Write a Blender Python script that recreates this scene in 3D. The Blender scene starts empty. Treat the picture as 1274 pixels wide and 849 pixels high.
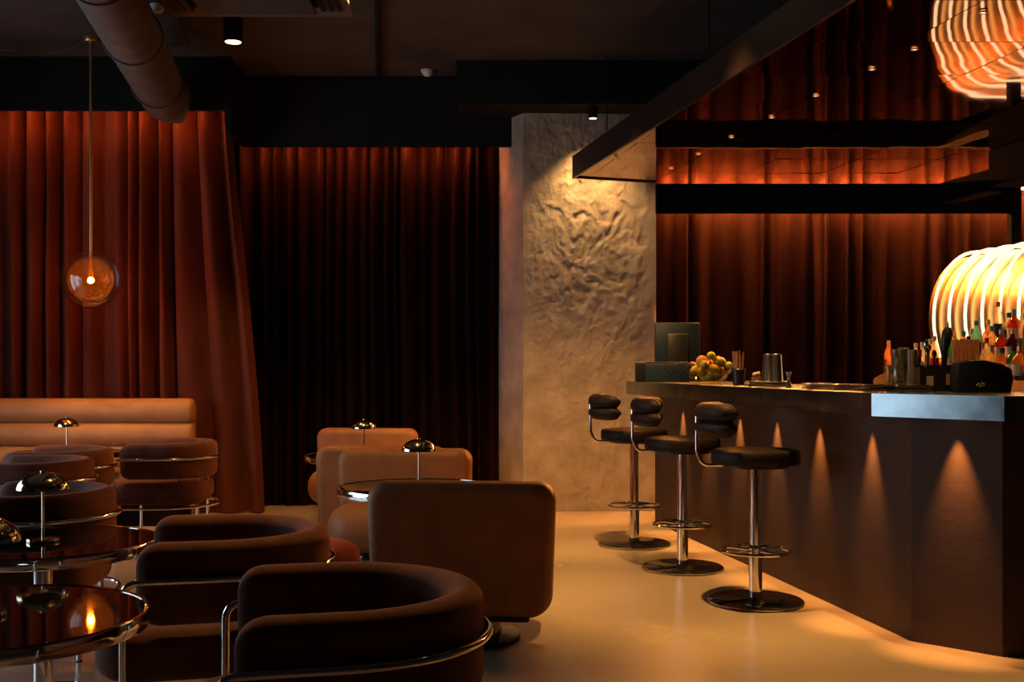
import bpy, bmesh, math, random
from mathutils import Vector, Matrix, noise
R = math.radians
PI = math.pi
C = bpy.context.scene.collection
sc = bpy.context.scene

# ------------------------------------------------------------------ camera, world, exposure
F = 1400.0            # focal length in pixels of a 1274 px wide frame
HZ = 456.0            # horizon row
CH = 1.22             # camera height (m)
cam_d = bpy.data.cameras.new('camera')
cam_d.sensor_width = 36.0
cam_d.lens = 36.0 * F / 1274.0
cam_d.shift_y = (HZ - 424.5) / 1274.0
cam_d.clip_start = 0.05
cam = bpy.data.objects.new('camera', cam_d)
C.objects.link(cam)
cam.location = (0, 0, CH)
cam.rotation_euler = (PI / 2, 0, 0)
sc.camera = cam
sc.view_settings.view_transform = 'Standard'
sc.view_settings.look = 'None'
sc.view_settings.gamma = 1.0
sc.view_settings.use_curve_mapping = False
sc.view_settings.exposure = 0.15
sc.cycles.max_bounces = 8
sc.cycles.caustics_reflective = False
sc.cycles.caustics_refractive = False
sc.cycles.sample_clamp_indirect = 4.0

world = bpy.data.worlds.new('sky')
sc.world = world
world.use_nodes = True
wb = world.node_tree.nodes['Background']
wb.inputs[0].default_value = (0.72, 0.86, 1.0, 1)
wb.inputs[1].default_value = 3.7

WX0, WX1, WY0, WY1, CEIL = -5.0, 5.2, -2.0, 10.35, 3.70
WIN = (3.7, 7.3, 0.10, 2.45)      # window opening in the wall at WX0: y0, y1, z0, z1
pl = bpy.data.lights.new('window_portal', 'AREA')
pl.shape = 'RECTANGLE'; pl.size = WIN[1] - WIN[0]; pl.size_y = WIN[3] - WIN[2]
pl.cycles.is_portal = True
po = bpy.data.objects.new('window_portal', pl); C.objects.link(po)
po.location = (WX0 - 0.12, (WIN[0] + WIN[1]) / 2, (WIN[2] + WIN[3]) / 2)
po.rotation_euler = (PI / 2, 0, -PI / 2)

def P(px, py, Y):
    """world point seen at pixel (px, py) at depth Y, from the survey of the photograph"""
    return Vector(((px - 637) * Y / F, Y, CH - (py - HZ) * Y / F))

def spot_light(name, loc, target, power, col, size=0.05, angle=60, blend=0.6, parent=None):
    l = bpy.data.lights.new(name, 'SPOT')
    l.energy = power; l.color = col; l.shadow_soft_size = size
    l.spot_size = R(angle); l.spot_blend = blend
    o = bpy.data.objects.new(name, l); C.objects.link(o)
    d = Vector(target) - Vector(loc)
    if parent is not None:
        o.parent = parent
        o.location = Vector(loc) - parent.location
    else:
        o.location = loc
    o.rotation_euler = d.to_track_quat('-Z', 'Y').to_euler()
    return o

# ------------------------------------------------------------------ materials
MATS = {}
def nodes_of(m):
    m.use_nodes = True
    nt = m.node_tree
    return nt, nt.nodes['Principled BSDF']

def mat(name, col, rough=0.5, metal=0.0, var=0.0, vscale=8.0, bump=0.0, bscale=60.0, sheen=0.0,
        sheen_col=(1, 1, 1), ior=1.45, coat=0.0, stretch=(1, 1, 1), rvar=0.0):
    m = bpy.data.materials.new(name); nt, b = nodes_of(m)
    b.inputs['Roughness'].default_value = rough
    b.inputs['Metallic'].default_value = metal
    b.inputs['IOR'].default_value = ior
    b.inputs['Coat Weight'].default_value = coat
    b.inputs['Coat Roughness'].default_value = 0.05
    if sheen:
        b.inputs['Sheen Weight'].default_value = sheen
        b.inputs['Sheen Roughness'].default_value = 0.4
        b.inputs['Sheen Tint'].default_value = (*sheen_col, 1)
    tc = nt.nodes.new('ShaderNodeTexCoord')
    mp = nt.nodes.new('ShaderNodeMapping'); mp.inputs['Scale'].default_value = stretch
    nt.links.new(tc.outputs['Object'], mp.inputs['Vector'])
    n = nt.nodes.new('ShaderNodeTexNoise')
    n.inputs['Scale'].default_value = vscale; n.inputs['Detail'].default_value = 6
    nt.links.new(mp.outputs[0], n.inputs['Vector'])
    cr = nt.nodes.new('ShaderNodeValToRGB')
    lo = [max(0, c * (1 - var)) for c in col]; hi = [min(1, c * (1 + var)) for c in col]
    cr.color_ramp.elements[0].position = 0.3; cr.color_ramp.elements[1].position = 0.7
    cr.color_ramp.elements[0].color = (*lo, 1); cr.color_ramp.elements[1].color = (*hi, 1)
    nt.links.new(n.outputs['Fac'], cr.inputs['Fac'])
    nt.links.new(cr.outputs['Color'], b.inputs['Base Color'])
    if rvar:
        mr = nt.nodes.new('ShaderNodeMapRange')
        mr.inputs['To Min'].default_value = max(0.02, rough - rvar); mr.inputs['To Max'].default_value = rough + rvar
        nt.links.new(n.outputs['Fac'], mr.inputs['Value']); nt.links.new(mr.outputs[0], b.inputs['Roughness'])
    if bump:
        n2 = nt.nodes.new('ShaderNodeTexNoise')
        n2.inputs['Scale'].default_value = bscale; n2.inputs['Detail'].default_value = 4
        nt.links.new(mp.outputs[0], n2.inputs['Vector'])
        bp = nt.nodes.new('ShaderNodeBump'); bp.inputs['Strength'].default_value = bump
        bp.inputs['Distance'].default_value = 0.01
        nt.links.new(n2.outputs['Fac'], bp.inputs['Height']); nt.links.new(bp.outputs[0], b.inputs['Normal'])
    MATS[name] = m
    return m

def emis(name, col, strength):
    m = bpy.data.materials.new(name); nt, b = nodes_of(m)
    b.inputs['Base Color'].default_value = (*col, 1)
    b.inputs['Emission Color'].default_value = (*col, 1)
    b.inputs['Emission Strength'].default_value = strength
    MATS[name] = m
    return m

def thin_glass(name, tint, refl=0.6, absorb=0.0, rough=0.02):
    """thin blown glass: tinted see-through with a fresnel reflection"""
    m = bpy.data.materials.new(name); m.use_nodes = True; nt = m.node_tree
    nt.nodes.clear()
    out = nt.nodes.new('ShaderNodeOutputMaterial')
    tr = nt.nodes.new('ShaderNodeBsdfTransparent'); tr.inputs[0].default_value = (*tint, 1)
    gl = nt.nodes.new('ShaderNodeBsdfGlossy'); gl.inputs['Roughness'].default_value = rough
    lw = nt.nodes.new('ShaderNodeLayerWeight'); lw.inputs['Blend'].default_value = 0.25
    mm = nt.nodes.new('ShaderNodeMath'); mm.operation = 'MULTIPLY'; mm.inputs[1].default_value = refl
    nt.links.new(lw.outputs['Facing'], mm.inputs[0])
    mx = nt.nodes.new('ShaderNodeMixShader')
    nt.links.new(mm.outputs[0], mx.inputs['Fac']); nt.links.new(tr.outputs[0], mx.inputs[1]); nt.links.new(gl.outputs[0], mx.inputs[2])
    nt.links.new(mx.outputs[0], out.inputs[0])
    MATS[name] = m
    return m

def haze(name, col, amount):
    """a little scattering in the glass or the liquid behind it"""
    nt = MATS[name].node_tree
    o_ = nt.nodes['Material Output']; m0 = o_.inputs[0].links[0].from_node
    tl = nt.nodes.new('ShaderNodeBsdfTranslucent'); tl.inputs[0].default_value = (*col, 1)
    m1 = nt.nodes.new('ShaderNodeMixShader'); m1.inputs[0].default_value = amount
    nt.links.new(m0.outputs[0], m1.inputs[1]); nt.links.new(tl.outputs[0], m1.inputs[2]); nt.links.new(m1.outputs[0], o_.inputs[0])

def floor_mat():
    m = bpy.data.materials.new('polished_concrete'); nt, b = nodes_of(m)
    tc = nt.nodes.new('ShaderNodeTexCoord')
    n1 = nt.nodes.new('ShaderNodeTexNoise'); n1.inputs['Scale'].default_value = 1.1; n1.inputs['Detail'].default_value = 7
    n2 = nt.nodes.new('ShaderNodeTexNoise'); n2.inputs['Scale'].default_value = 14; n2.inputs['Detail'].default_value = 5
    nt.links.new(tc.outputs['Object'], n1.inputs['Vector']); nt.links.new(tc.outputs['Object'], n2.inputs['Vector'])
    mx = nt.nodes.new('ShaderNodeMix'); mx.data_type = 'FLOAT'; mx.inputs[0].default_value = 0.3
    nt.links.new(n1.outputs['Fac'], mx.inputs[2]); nt.links.new(n2.outputs['Fac'], mx.inputs[3])
    cr = nt.nodes.new('ShaderNodeValToRGB')
    e = cr.color_ramp.elements
    e[0].position = 0.2; e[0].color = (0.36, 0.275, 0.20, 1)
    e[1].position = 0.8; e[1].color = (0.49, 0.395, 0.30, 1)
    nt.links.new(mx.outputs[0], cr.inputs['Fac']); nt.links.new(cr.outputs['Color'], b.inputs['Base Color'])
    mr = nt.nodes.new('ShaderNodeMapRange'); mr.inputs['To Min'].default_value = 0.16; mr.inputs['To Max'].default_value = 0.34
    nt.links.new(n1.outputs['Fac'], mr.inputs['Value']); nt.links.new(mr.outputs[0], b.inputs['Roughness'])
    bp = nt.nodes.new('ShaderNodeBump'); bp.inputs['Strength'].default_value = 0.05; bp.inputs['Distance'].default_value = 0.01
    nt.links.new(n2.outputs['Fac'], bp.inputs['Height']); nt.links.new(bp.outputs[0], b.inputs['Normal'])
    MATS['floor'] = m

def mirror_mat():
    m = bpy.data.materials.new('copper_mirror'); nt, b = nodes_of(m)
    b.inputs['Base Color'].default_value = (0.62, 0.30, 0.17, 1)
    b.inputs['Metallic'].default_value = 1.0
    b.inputs['Roughness'].default_value = 0.035
    tc = nt.nodes.new('ShaderNodeTexCoord')
    n = nt.nodes.new('ShaderNodeTexNoise'); n.inputs['Scale'].default_value = 2.2; n.inputs['Detail'].default_value = 1
    nt.links.new(tc.outputs['Object'], n.inputs['Vector'])
    bp = nt.nodes.new('ShaderNodeBump'); bp.inputs['Strength'].default_value = 0.02; bp.inputs['Distance'].default_value = 0.1
    nt.links.new(n.outputs['Fac'], bp.inputs['Height']); nt.links.new(bp.outputs[0], b.inputs['Normal'])
    MATS['mirror'] = m

floor_mat(); mirror_mat()
mat('ceiling', (0.050, 0.039, 0.035), 0.85, var=0.35, vscale=2.5, bump=0.2, bscale=25)
mat('wall', (0.05, 0.045, 0.042), 0.8, var=0.2)
mat('black', (0.009, 0.009, 0.010), 0.75, var=0.2, vscale=4, ior=1.25)
mat('black_matte', (0.004, 0.004, 0.0045), 0.9, ior=1.08)
mat('plaster', (0.40, 0.31, 0.235), 0.75, var=0.22, vscale=5, bump=0.35, bscale=40)
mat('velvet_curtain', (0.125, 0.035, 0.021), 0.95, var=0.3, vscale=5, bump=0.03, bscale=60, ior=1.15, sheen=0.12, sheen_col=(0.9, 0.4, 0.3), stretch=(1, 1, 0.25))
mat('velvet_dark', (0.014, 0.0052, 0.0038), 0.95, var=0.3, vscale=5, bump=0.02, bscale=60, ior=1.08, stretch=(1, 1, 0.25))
mat('velvet', (0.12, 0.040, 0.024), 0.85, var=0.3, vscale=9, bump=0.2, bscale=220, sheen=0.35, sheen_col=(0.9, 0.35, 0.22))
mat('rust_velvet', (0.30, 0.05, 0.025), 0.8, var=0.25, vscale=9, bump=0.2, bscale=220, sheen=0.4, sheen_col=(0.9, 0.45, 0.32))
mat('leather', (0.33, 0.133, 0.047), 0.5, var=0.14, vscale=7, bump=0.12, bscale=160)
mat('leather_pale', (0.50, 0.245, 0.10), 0.5, var=0.12, vscale=6, bump=0.12, bscale=160)
mat('stool_leather', (0.012, 0.007, 0.006), 0.55, ior=1.3, var=0.25, vscale=14, bump=0.1, bscale=160)
mat('chrome', (0.80, 0.78, 0.76), 0.08, 1.0)
mat('satin_brass', (0.78, 0.50, 0.20), 0.38, 1.0, var=0.1)
mat('gold_chrome', (0.80, 0.68, 0.46), 0.12, 1.0)
mat('black_glass', (0.006, 0.005, 0.005), 0.03, ior=2.2)
mat('black_gloss', (0.010, 0.009, 0.008), 0.12, ior=1.6)
mat('patina_steel', (0.27, 0.32, 0.345), 0.22, 1.0, var=0.25, vscale=9, rvar=0.06)
mat('bar_panel', (0.042, 0.021, 0.015), 0.6, var=0.25, vscale=3, bump=0.1, bscale=30)
mat('bronze_fascia', (0.03, 0.018, 0.013), 0.35, 0.3, var=0.2)
mat('brass_sheet', (0.80, 0.50, 0.19), 0.30, 1.0, var=0.12, vscale=1.2)
mat('duct', (0.085, 0.060, 0.052), 0.7, var=0.25, vscale=9, bump=0.3, bscale=22)
mat('duct_grey', (0.05, 0.05, 0.052), 0.6, var=0.2)
mat('ac_plastic', (0.12, 0.095, 0.088), 0.5, var=0.1)
mat('white_plastic', (0.75, 0.73, 0.70), 0.4)
mat('steel', (0.72, 0.70, 0.66), 0.18, 1.0)
mat('wood_stick', (0.60, 0.28, 0.13), 0.6, var=0.25, vscale=30)
mat('teal_plastic', (0.008, 0.022, 0.042), 0.45, var=0.15)
mat('black_plastic', (0.012, 0.012, 0.013), 0.4)
mat('orange_peel', (0.85, 0.30, 0.02), 0.45, var=0.1, vscale=20, bump=0.2, bscale=200)
mat('lemon_peel', (0.85, 0.58, 0.04), 0.42, var=0.1, vscale=20, bump=0.2, bscale=200)
mat('lime_peel', (0.42, 0.50, 0.05), 0.42, var=0.15, vscale=20, bump=0.2, bscale=200)
mat('plum_skin', (0.06, 0.015, 0.03), 0.3)
mat('clay', (0.16, 0.08, 0.05), 0.6)
mat('garnish', (0.62, 0.36, 0.28), 0.6, var=0.2)
mat('paper_cream', (0.72, 0.62, 0.44), 0.6, var=0.1, vscale=60)
mat('paper_red', (0.50, 0.04, 0.03), 0.6)
mat('paper_black', (0.02, 0.02, 0.02), 0.6)
mat('paper_teal', (0.08, 0.30, 0.28), 0.6)
mat('mark_green', (0.55, 0.62, 0.10), 0.5)
thin_glass('amber_glass', (1.0, 0.40, 0.07), 0.9)
haze('amber_glass', (1.0, 0.36, 0.06), 0.011)
for n_, c_ in (('amber_liquor', (0.92, 0.58, 0.24)), ('green_glass', (0.20, 0.50, 0.22)), ('pale_liquor', (0.98, 0.90, 0.70)),
               ('teal_glass', (0.35, 0.75, 0.70)), ('dark_glass', (0.22, 0.10, 0.05)), ('red_liquor', (0.62, 0.16, 0.07))):
    thin_glass(n_, c_, 0.6); haze(n_, c_, 0.3)
thin_glass('clear_glass', (0.95, 0.93, 0.92), 0.8)
thin_glass('bowl_glass', (1.0, 0.93, 0.75), 0.6)
thin_glass('window_glass', (0.95, 0.97, 0.97), 0.3)
emis('led_orange', (1.0, 0.25, 0.05), 42.0)
emis('led_deep', (1.0, 0.21, 0.04), 150.0)
emis('led_amber', (1.0, 0.32, 0.065), 1100.0)
emis('led_ring', (1.0, 0.80, 0.50), 1.5)
emis('bulb', (1.0, 0.50, 0.14), 760.0)
emis('lens_warm', (1.0, 0.70, 0.38), 4.0)
emis('lens_dim', (1.0, 0.62, 0.30), 1.6)
WARM = (1.0, 0.50, 0.13)
ORANGE = (1.0, 0.40, 0.09)

# ------------------------------------------------------------------ mesh helpers
def finish(bm, name, smooth=True, recalc=True):
    if recalc:
        bmesh.ops.recalc_face_normals(bm, faces=bm.faces)
    me = bpy.data.meshes.new(name)
    bm.to_mesh(me); bm.free()
    if smooth:
        me.shade_smooth()
        try:
            me.set_sharp_from_angle(angle=R(42))
        except Exception:
            pass
    return me

def obj(name, me, m, parent=None, loc=(0, 0, 0), rz=0.0, rot=None, scale=None):
    o = bpy.data.objects.new(name, me); C.objects.link(o)
    if m:
        mm = MATS[m] if isinstance(m, str) else m
        if not me.materials:
            me.materials.append(mm)
        elif me.materials[0] is not mm:
            o.material_slots[0].link = 'OBJECT'; o.material_slots[0].material = mm
    o.parent = parent
    o.location = loc
    o.rotation_euler = rot if rot else (0, 0, rz)
    if scale:
        o.scale = scale
    return o

def tag(o, label, cat, group=None, kind=None):
    o['label'] = label; o['category'] = cat
    if group: o['group'] = group
    if kind: o['kind'] = kind
    return o

def thing(name, label, cat, loc=(0, 0, 0), rz=0.0, group=None):
    o = bpy.data.objects.new(name, None); C.objects.link(o)
    o.empty_display_size = 0.1
    o.location = loc; o.rotation_euler = (0, 0, rz)
    return tag(o, label, cat, group)

def struct(o, label=None):
    o['kind'] = 'structure'
    if label: o['label'] = label
    return o

def box(x0, x1, y0, y1, z0, z1, bev=0.0, seg=2):
    bm = bmesh.new()
    vs = [bm.verts.new((x, y, z)) for z in (z0, z1) for y in (y0, y1) for x in (x0, x1)]
    for f in ((0, 1, 3, 2), (4, 6, 7, 5), (0, 4, 5, 1), (1, 5, 7, 3), (3, 7, 6, 2), (2, 6, 4, 0)):
        bm.faces.new([vs[i] for i in f])
    if bev:
        bmesh.ops.bevel(bm, geom=list(bm.edges), offset=bev, segments=seg, profile=0.5, affect='EDGES')
    return finish(bm, 'box')

def prism(poly, z0, z1, bev=0.0):
    bm = bmesh.new()
    lo = [bm.verts.new((x, y, z0)) for x, y in poly]; hi = [bm.verts.new((x, y, z1)) for x, y in poly]
    n = len(poly)
    bm.faces.new(lo[::-1]); bm.faces.new(hi)
    for i in range(n):
        bm.faces.new((lo[i], lo[(i + 1) % n], hi[(i + 1) % n], hi[i]))
    if bev:
        bmesh.ops.bevel(bm, geom=list(bm.edges), offset=bev, segments=2, profile=0.5, affect='EDGES')
    return finish(bm, 'prism')

def lathe(prof, seg=32, cap=True):
    """prof: (r, z) from bottom to top"""
    bm = bmesh.new(); rings = []
    for r, z in prof:
        if r < 1e-6:
            rings.append([bm.verts.new((0, 0, z))])
        else:
            rings.append([bm.verts.new((r * math.cos(2 * PI * k / seg), r * math.sin(2 * PI * k / seg), z)) for k in range(seg)])
    for a, b in zip(rings, rings[1:]):
        for k in range(seg):
            q = (k + 1) % seg
            if len(a) == 1 and len(b) == 1: continue
            if len(a) == 1: bm.faces.new((a[0], b[q], b[k]))
            elif len(b) == 1: bm.faces.new((a[k], a[q], b[0]))
            else: bm.faces.new((a[k], a[q], b[q], b[k]))
    if cap:
        if len(rings[0]) > 1: bm.faces.new(rings[0][::-1])
        if len(rings[-1]) > 1: bm.faces.new(rings[-1])
    return finish(bm, 'lathe')

def tube(pts, r, seg=8, closed=False):
    pts = [Vector(p) for p in pts]; n = len(pts)
    bm = bmesh.new(); rings = []
    prev = None
    for i, p in enumerate(pts):
        if closed:
            t = (pts[(i + 1) % n] - pts[i - 1]).normalized()
        else:
            t = (pts[min(i + 1, n - 1)] - pts[max(i - 1, 0)]).normalized()
        if prev is None:
            u = t.orthogonal().normalized()
        else:
            u = (prev - t * prev.dot(t))
            u = u.normalized() if u.length > 1e-6 else t.orthogonal().normalized()
        prev = u; v = t.cross(u)
        rr = r[i] if isinstance(r, (list, tuple)) else r
        rings.append([bm.verts.new(p + rr * (math.cos(2 * PI * k / seg) * u + math.sin(2 * PI * k / seg) * v)) for k in range(seg)])
    lim = n if closed else n - 1
    for i in range(lim):
        a, b = rings[i], rings[(i + 1) % n]
        # best matching offset for a closed ring
        for k in range(seg):
            q = (k + 1) % seg
            bm.faces.new((a[k], a[q], b[q], b[k]))
    if not closed:
        bm.faces.new(rings[0][::-1]); bm.faces.new(rings[-1])
    return finish(bm, 'tube')

def round_path(pts, rad, seg=6):
    """polyline with rounded corners"""
    pts = [Vector(p) for p in pts]; out = [pts[0]]
    for a, b, c in zip(pts, pts[1:], pts[2:]):
        u = (a - b).normalized(); v = (c - b).normalized()
        ang = u.angle(v)
        d = min(rad / math.tan(ang / 2), (a - b).length * 0.49, (c - b).length * 0.49)
        p0, p1 = b + u * d, b + v * d
        for k in range(seg + 1):
            t = k / seg
            out.append((1 - t) ** 2 * p0 + 2 * t * (1 - t) * b + t * t * p1)
    out.append(pts[-1])
    return out

def torus(R0, r, z=0, seg=40, rs=8):
    bm = bmesh.new(); rings = []
    for i in range(seg):
        a = 2 * PI * i / seg
        rings.append([bm.verts.new(((R0 + r * math.cos(2 * PI * k / rs)) * math.cos(a), (R0 + r * math.cos(2 * PI * k / rs)) * math.sin(a), z + r * math.sin(2 * PI * k / rs))) for k in range(rs)])
    for i in range(seg):
        a, b = rings[i], rings[(i + 1) % seg]
        for k in range(rs):
            q = (k + 1) % rs
            bm.faces.new((a[k], b[k], b[q], a[q]))
    return finish(bm, 'torus')

def sweep(path, section_at, seg_cap=True):
    """path: list of (pos, out_normal); section_at(i) -> list of (n, z) in the path's own frame"""
    bm = bmesh.new(); rings = []
    for i, (p, nrm) in enumerate(path):
        rings.append([bm.verts.new((p[0] + nrm[0] * a, p[1] + nrm[1] * a, z)) for a, z in section_at(i)])
    for a, b in zip(rings, rings[1:]):
        m = len(a)
        for k in range(m):
            q = (k + 1) % m
            bm.faces.new((a[k], a[q], b[q], b[k]))
    bm.faces.new(rings[0][::-1]); bm.faces.new(rings[-1])
    return finish(bm, 'sweep')

def rrect(w, z0, z1, r, n=4):
    """rounded rectangle section centred on 0, width w"""
    r = max(0.001, min(r, w / 2 - 1e-4, (z1 - z0) / 2 - 1e-4)); out = []
    for cx, cz, a0 in ((w / 2 - r, z0 + r, -90), (w / 2 - r, z1 - r, 0), (-w / 2 + r, z1 - r, 90), (-w / 2 + r, z0 + r, 180)):
        for k in range(n + 1):
            a = R(a0 + 90 * k / n)
            out.append((cx + r * math.cos(a), cz + r * math.sin(a)))
    return out

def cushion(x0, x1, y0, y1, z0, z1, rc, re, crown=0.0, n=6):
    """soft pad: plan with rounded corners rc, edges rounded re, slightly crowned top"""
    bm = bmesh.new(); rings = []
    def plan(ins):
        pts = []; r = max(0.01, rc - ins)
        for cx, cy, a0 in ((x1 - rc, y0 + rc, -90), (x1 - rc, y1 - rc, 0), (x0 + rc, y1 - rc, 90), (x0 + rc, y0 + rc, 180)):
            for k in range(7):
                a = R(a0 + 90 * k / 6)
                pts.append((cx + (rc - ins) * math.cos(a), cy + (rc - ins) * math.sin(a)))
        return pts
    lv = []
    for k in range(n + 1):
        a = R(-90 + 90 * k / n); lv.append((re * (1 - math.cos(a)), z0 + re + re * math.sin(a)))
    for k in range(n + 1):
        a = R(90 * k / n); lv.append((re * (1 - math.cos(a)), z1 - re + re * math.sin(a)))
    for ins, z in lv:
        rings.append([bm.verts.new((x, y, z)) for x, y in plan(ins)])
    m = len(rings[0])
    for a, b in zip(rings, rings[1:]):
        for k in range(m):
            q = (k + 1) % m
            bm.faces.new((a[k], a[q], b[q], b[k]))
    bm.faces.new(rings[0][::-1])
    c = bm.verts.new(((x0 + x1) / 2, (y0 + y1) / 2, z1 + crown))
    top = rings[-1]
    for k in range(m):
        bm.faces.new((top[k], top[(k + 1) % m], c))
    return finish(bm, 'cushion')

def cyl(r, z0, z1, seg=24, bev=0.0):
    if bev:
        return lathe([(0, z0), (r - bev, z0), (r, z0 + bev), (r, z1 - bev), (r - bev, z1), (0, z1)], seg)
    return lathe([(0, z0), (r, z0), (r, z1), (0, z1)], seg)

# ------------------------------------------------------------------ room shell
struct(obj('floor', box(WX0 - .2, WX1 + .2, WY0 - .2, WY1 + .2, -0.1, 0.0), 'floor'))
struct(obj('ceiling', box(WX0 - .2, WX1 + .2, WY0 - .2, WY1 + .2, CEIL, CEIL + 0.15), 'ceiling'))
struct(obj('wall_back', box(WX0 - .2, WX1 + .2, WY1, WY1 + 0.15, 0, CEIL), 'wall'))
struct(obj('wall_front', box(WX0 - .2, WX1 + .2, WY0 - 0.15, WY0, 0, CEIL), 'wall'))
struct(obj('wall_right', box(WX1, WX1 + 0.15, WY0, WY1, 0, CEIL), 'wall'))
def window_wall():
    bm = bmesh.new()
    y0, y1, z0, z1 = WIN
    me = bpy.data.meshes.new('wall_left')
    parts = [(WY0, y0, 0, CEIL), (y1, WY1, 0, CEIL), (y0, y1, 0, z0), (y0, y1, z1, CEIL)]
    for a, b, c, d in parts:
        vs = [bm.verts.new((x, y, z)) for z in (c, d) for y in (a, b) for x in (WX0 - 0.2, WX0)]
        for f in ((0, 1, 3, 2), (4, 6, 7, 5), (0, 4, 5, 1), (1, 5, 7, 3), (3, 7, 6, 2), (2, 6, 4, 0)):
            bm.faces.new([vs[i] for i in f])
    return finish(bm, 'wall_left', smooth=False)
struct(obj('wall_left', window_wall(), 'wall'))
y0, y1, z0, z1 = WIN
win = bpy.data.objects.new('window_1', None); C.objects.link(win); win.location = (WX0 - 0.1, y0, z0); struct(win)
W, H = y1 - y0, z1 - z0
for a, b, c, d in ((0, W, 0, .06), (0, W, H - .06, H), (0, .06, .06, H - .06), (W - .06, W, .06, H - .06)):
    obj('window_frame', box(-.03, .03, a, b, c, d), 'black', win)
for k in (1, 2):
    obj('mullion', box(-.025, .025, k * W / 3 - .03, k * W / 3 + .03, .06, H - .06), 'black', win)
for k in range(3):
    obj('pane', box(-.004, .004, k * W / 3 + .031, (k + 1) * W / 3 - .031, .061, H - .061), 'window_glass', win)

# dark headers that hide the light strips over the curtains
struct(obj('trim_1', box(WX0, -2.25, 9.00, 9.04, 3.27, CEIL), 'black'), 'black header board over the lit curtain')
struct(obj('trim_2', box(-2.30, -0.015, 9.60, 9.64, 3.096, CEIL), 'black'), 'black header board over the dark curtain')
struct(obj('trim_3', box(-0.45, WX1, 9.10, WY1, 3.345, CEIL), 'black'), 'black beam over the plaster column')
struct(obj('trim_4', box(-2.30, -2.26, 9.04, 9.60, 3.096, CEIL), 'black'), 'black return board between the two headers')

# light strips behind the headers
tag(obj('light_strip', box(-4.9, -2.40, 9.04, 9.055, 3.295, 3.312), 'led_orange'), 'orange light strip hidden behind the header of the lit curtain', 'light strip')
tag(obj('light_strip', box(-2.25, -0.30, 9.64, 9.652, 3.115, 3.13), 'led_deep'), 'orange light strip hidden behind the header of the dark curtain', 'light strip')
tag(obj('light_strip', box(1.28, 5.1, 9.63, 9.645, 2.737, 2.75), 'led_amber'), 'amber light strip over the curtain behind the bar', 'light strip')

# ------------------------------------------------------------------ plaster column
def column_mesh():
    F0, F1 = Vector((0.094, 9.44)), Vector((1.215, 9.49))
    ztop = 3.345
    nx, nz = 120, 330
    bm = bmesh.new(); g = []
    fr = (F1 - F0); nrm = Vector((fr.y, -fr.x)).normalized()
    for j in range(nz + 1):
        z = ztop * j / nz; row = []
        for i in range(nx + 1):
            u = i / nx
            p = F0 + fr * u
            e = min(1, min(u, 1 - u) * 14)
            w = 0.25 + 0.75 * math.exp(-((u - 0.5) / 0.33) ** 2) * (0.35 + 0.65 * math.exp(-((z - 2.2) / 0.75) ** 2))
            q = Vector((p.x, z * 0.75, 3.1))
            wv = noise.noise_vector(q * 5.0) * 0.10 + noise.noise_vector(q * 14.0) * 0.035
            def flake(f, o_, wd):
                v_ = noise.noise((q + wv) * f + Vector((o_, o_ * 2, 0)))
                k_ = min(1, max(0, (v_ + wd) / (2 * wd)))
                return k_ * k_ * (3 - 2 * k_) * (0.6 + 0.4 * v_)
            d = w * (0.010 * flake(6, 0, .05) + 0.008 * flake(11, 4, .06) + 0.006 * flake(19, 9, .09)) + 0.004 * noise.fractal(q * 26, 0.8, 2.0, 3) + 0.006 * noise.noise(q * 2)
            d *= e
            row.append(bm.verts.new((p.x + nrm.x * d, p.y + nrm.y * d, z)))
        g.append(row)
    for j in range(nz):
        for i in range(nx):
            bm.faces.new((g[j][i], g[j][i + 1], g[j + 1][i + 1], g[j + 1][i]))
    # sides
    ring = [(1.215, 10.34), (-0.30, 10.34), (-0.105, 9.85), (-0.007, 9.62)]
    prevlo = [g[j][nx] for j in range(nz + 1)]
    for x, y in ring:
        col = [bm.verts.new((x, y, ztop * j / nz)) for j in range(nz + 1)]
        for j in range(nz):
            bm.faces.new((prevlo[j], col[j], col[j + 1], prevlo[j + 1]))
        prevlo = col
    first = [g[j][0] for j in range(nz + 1)]
    for j in range(nz):
        bm.faces.new((prevlo[j], first[j], first[j + 1], prevlo[j + 1]))
    return finish(bm, 'column', recalc=True)
struct(obj('column', column_mesh(), 'plaster'), 'rough trowelled plaster column beside the bar')

# ------------------------------------------------------------------ curtains
def curtain_mesh(x0, x1, y, z0, z1, seed, wmin, wmax, amp, flare=None, rows=26):
    rnd = random.Random(seed)
    edges = [x0]
    while edges[-1] < x1 - wmin * 0.6:
        edges.append(edges[-1] + rnd.uniform(wmin, wmax))
    s = (x1 - x0) / (edges[-1] - x0)
    edges = [x0 + (e - x0) * s for e in edges]
    K = 12; cols = []
    for a, b in zip(edges, edges[1:]):
        A = amp * rnd.uniform(0.55, 1.3); sk = rnd.uniform(0.55, 1.8); ph = rnd.uniform(0, 6.28)
        for k in range(K):
            t = k / K
            ts = t ** sk
            cols.append((a + (b - a) * t, -A * (math.sin(PI * ts) ** 1.1 if 0 < ts < 1 else 0.0), ph))
    cols.append((edges[-1], 0, 0))
    bm = bmesh.new(); g = []
    for j in range(rows + 1):
        v = j / rows; z = z0 + (z1 - z0) * v; row = []
        for x, d, ph in cols:
            wob = 0.018 * noise.noise(Vector((x * 2.2, z * 0.7, seed)))
            dd = d * (0.80 + 0.20 * v) + 0.012 * noise.noise(Vector((x * 9, z * 1.3, seed + 5)))
            xx = x + wob * (1 - v) * 1.5
            if flare:
                xx += flare(x, v)
            row.append(bm.verts.new((xx, y + dd, z)))
        g.append(row)
    for j in range(rows):
        for i in range(len(cols) - 1):
            bm.faces.new((g[j][i], g[j][i + 1], g[j + 1][i + 1], g[j + 1][i]))
    me = finish(bm, 'curtain', recalc=False)
    me.set_sharp_from_angle(angle=R(75))
    return me
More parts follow.
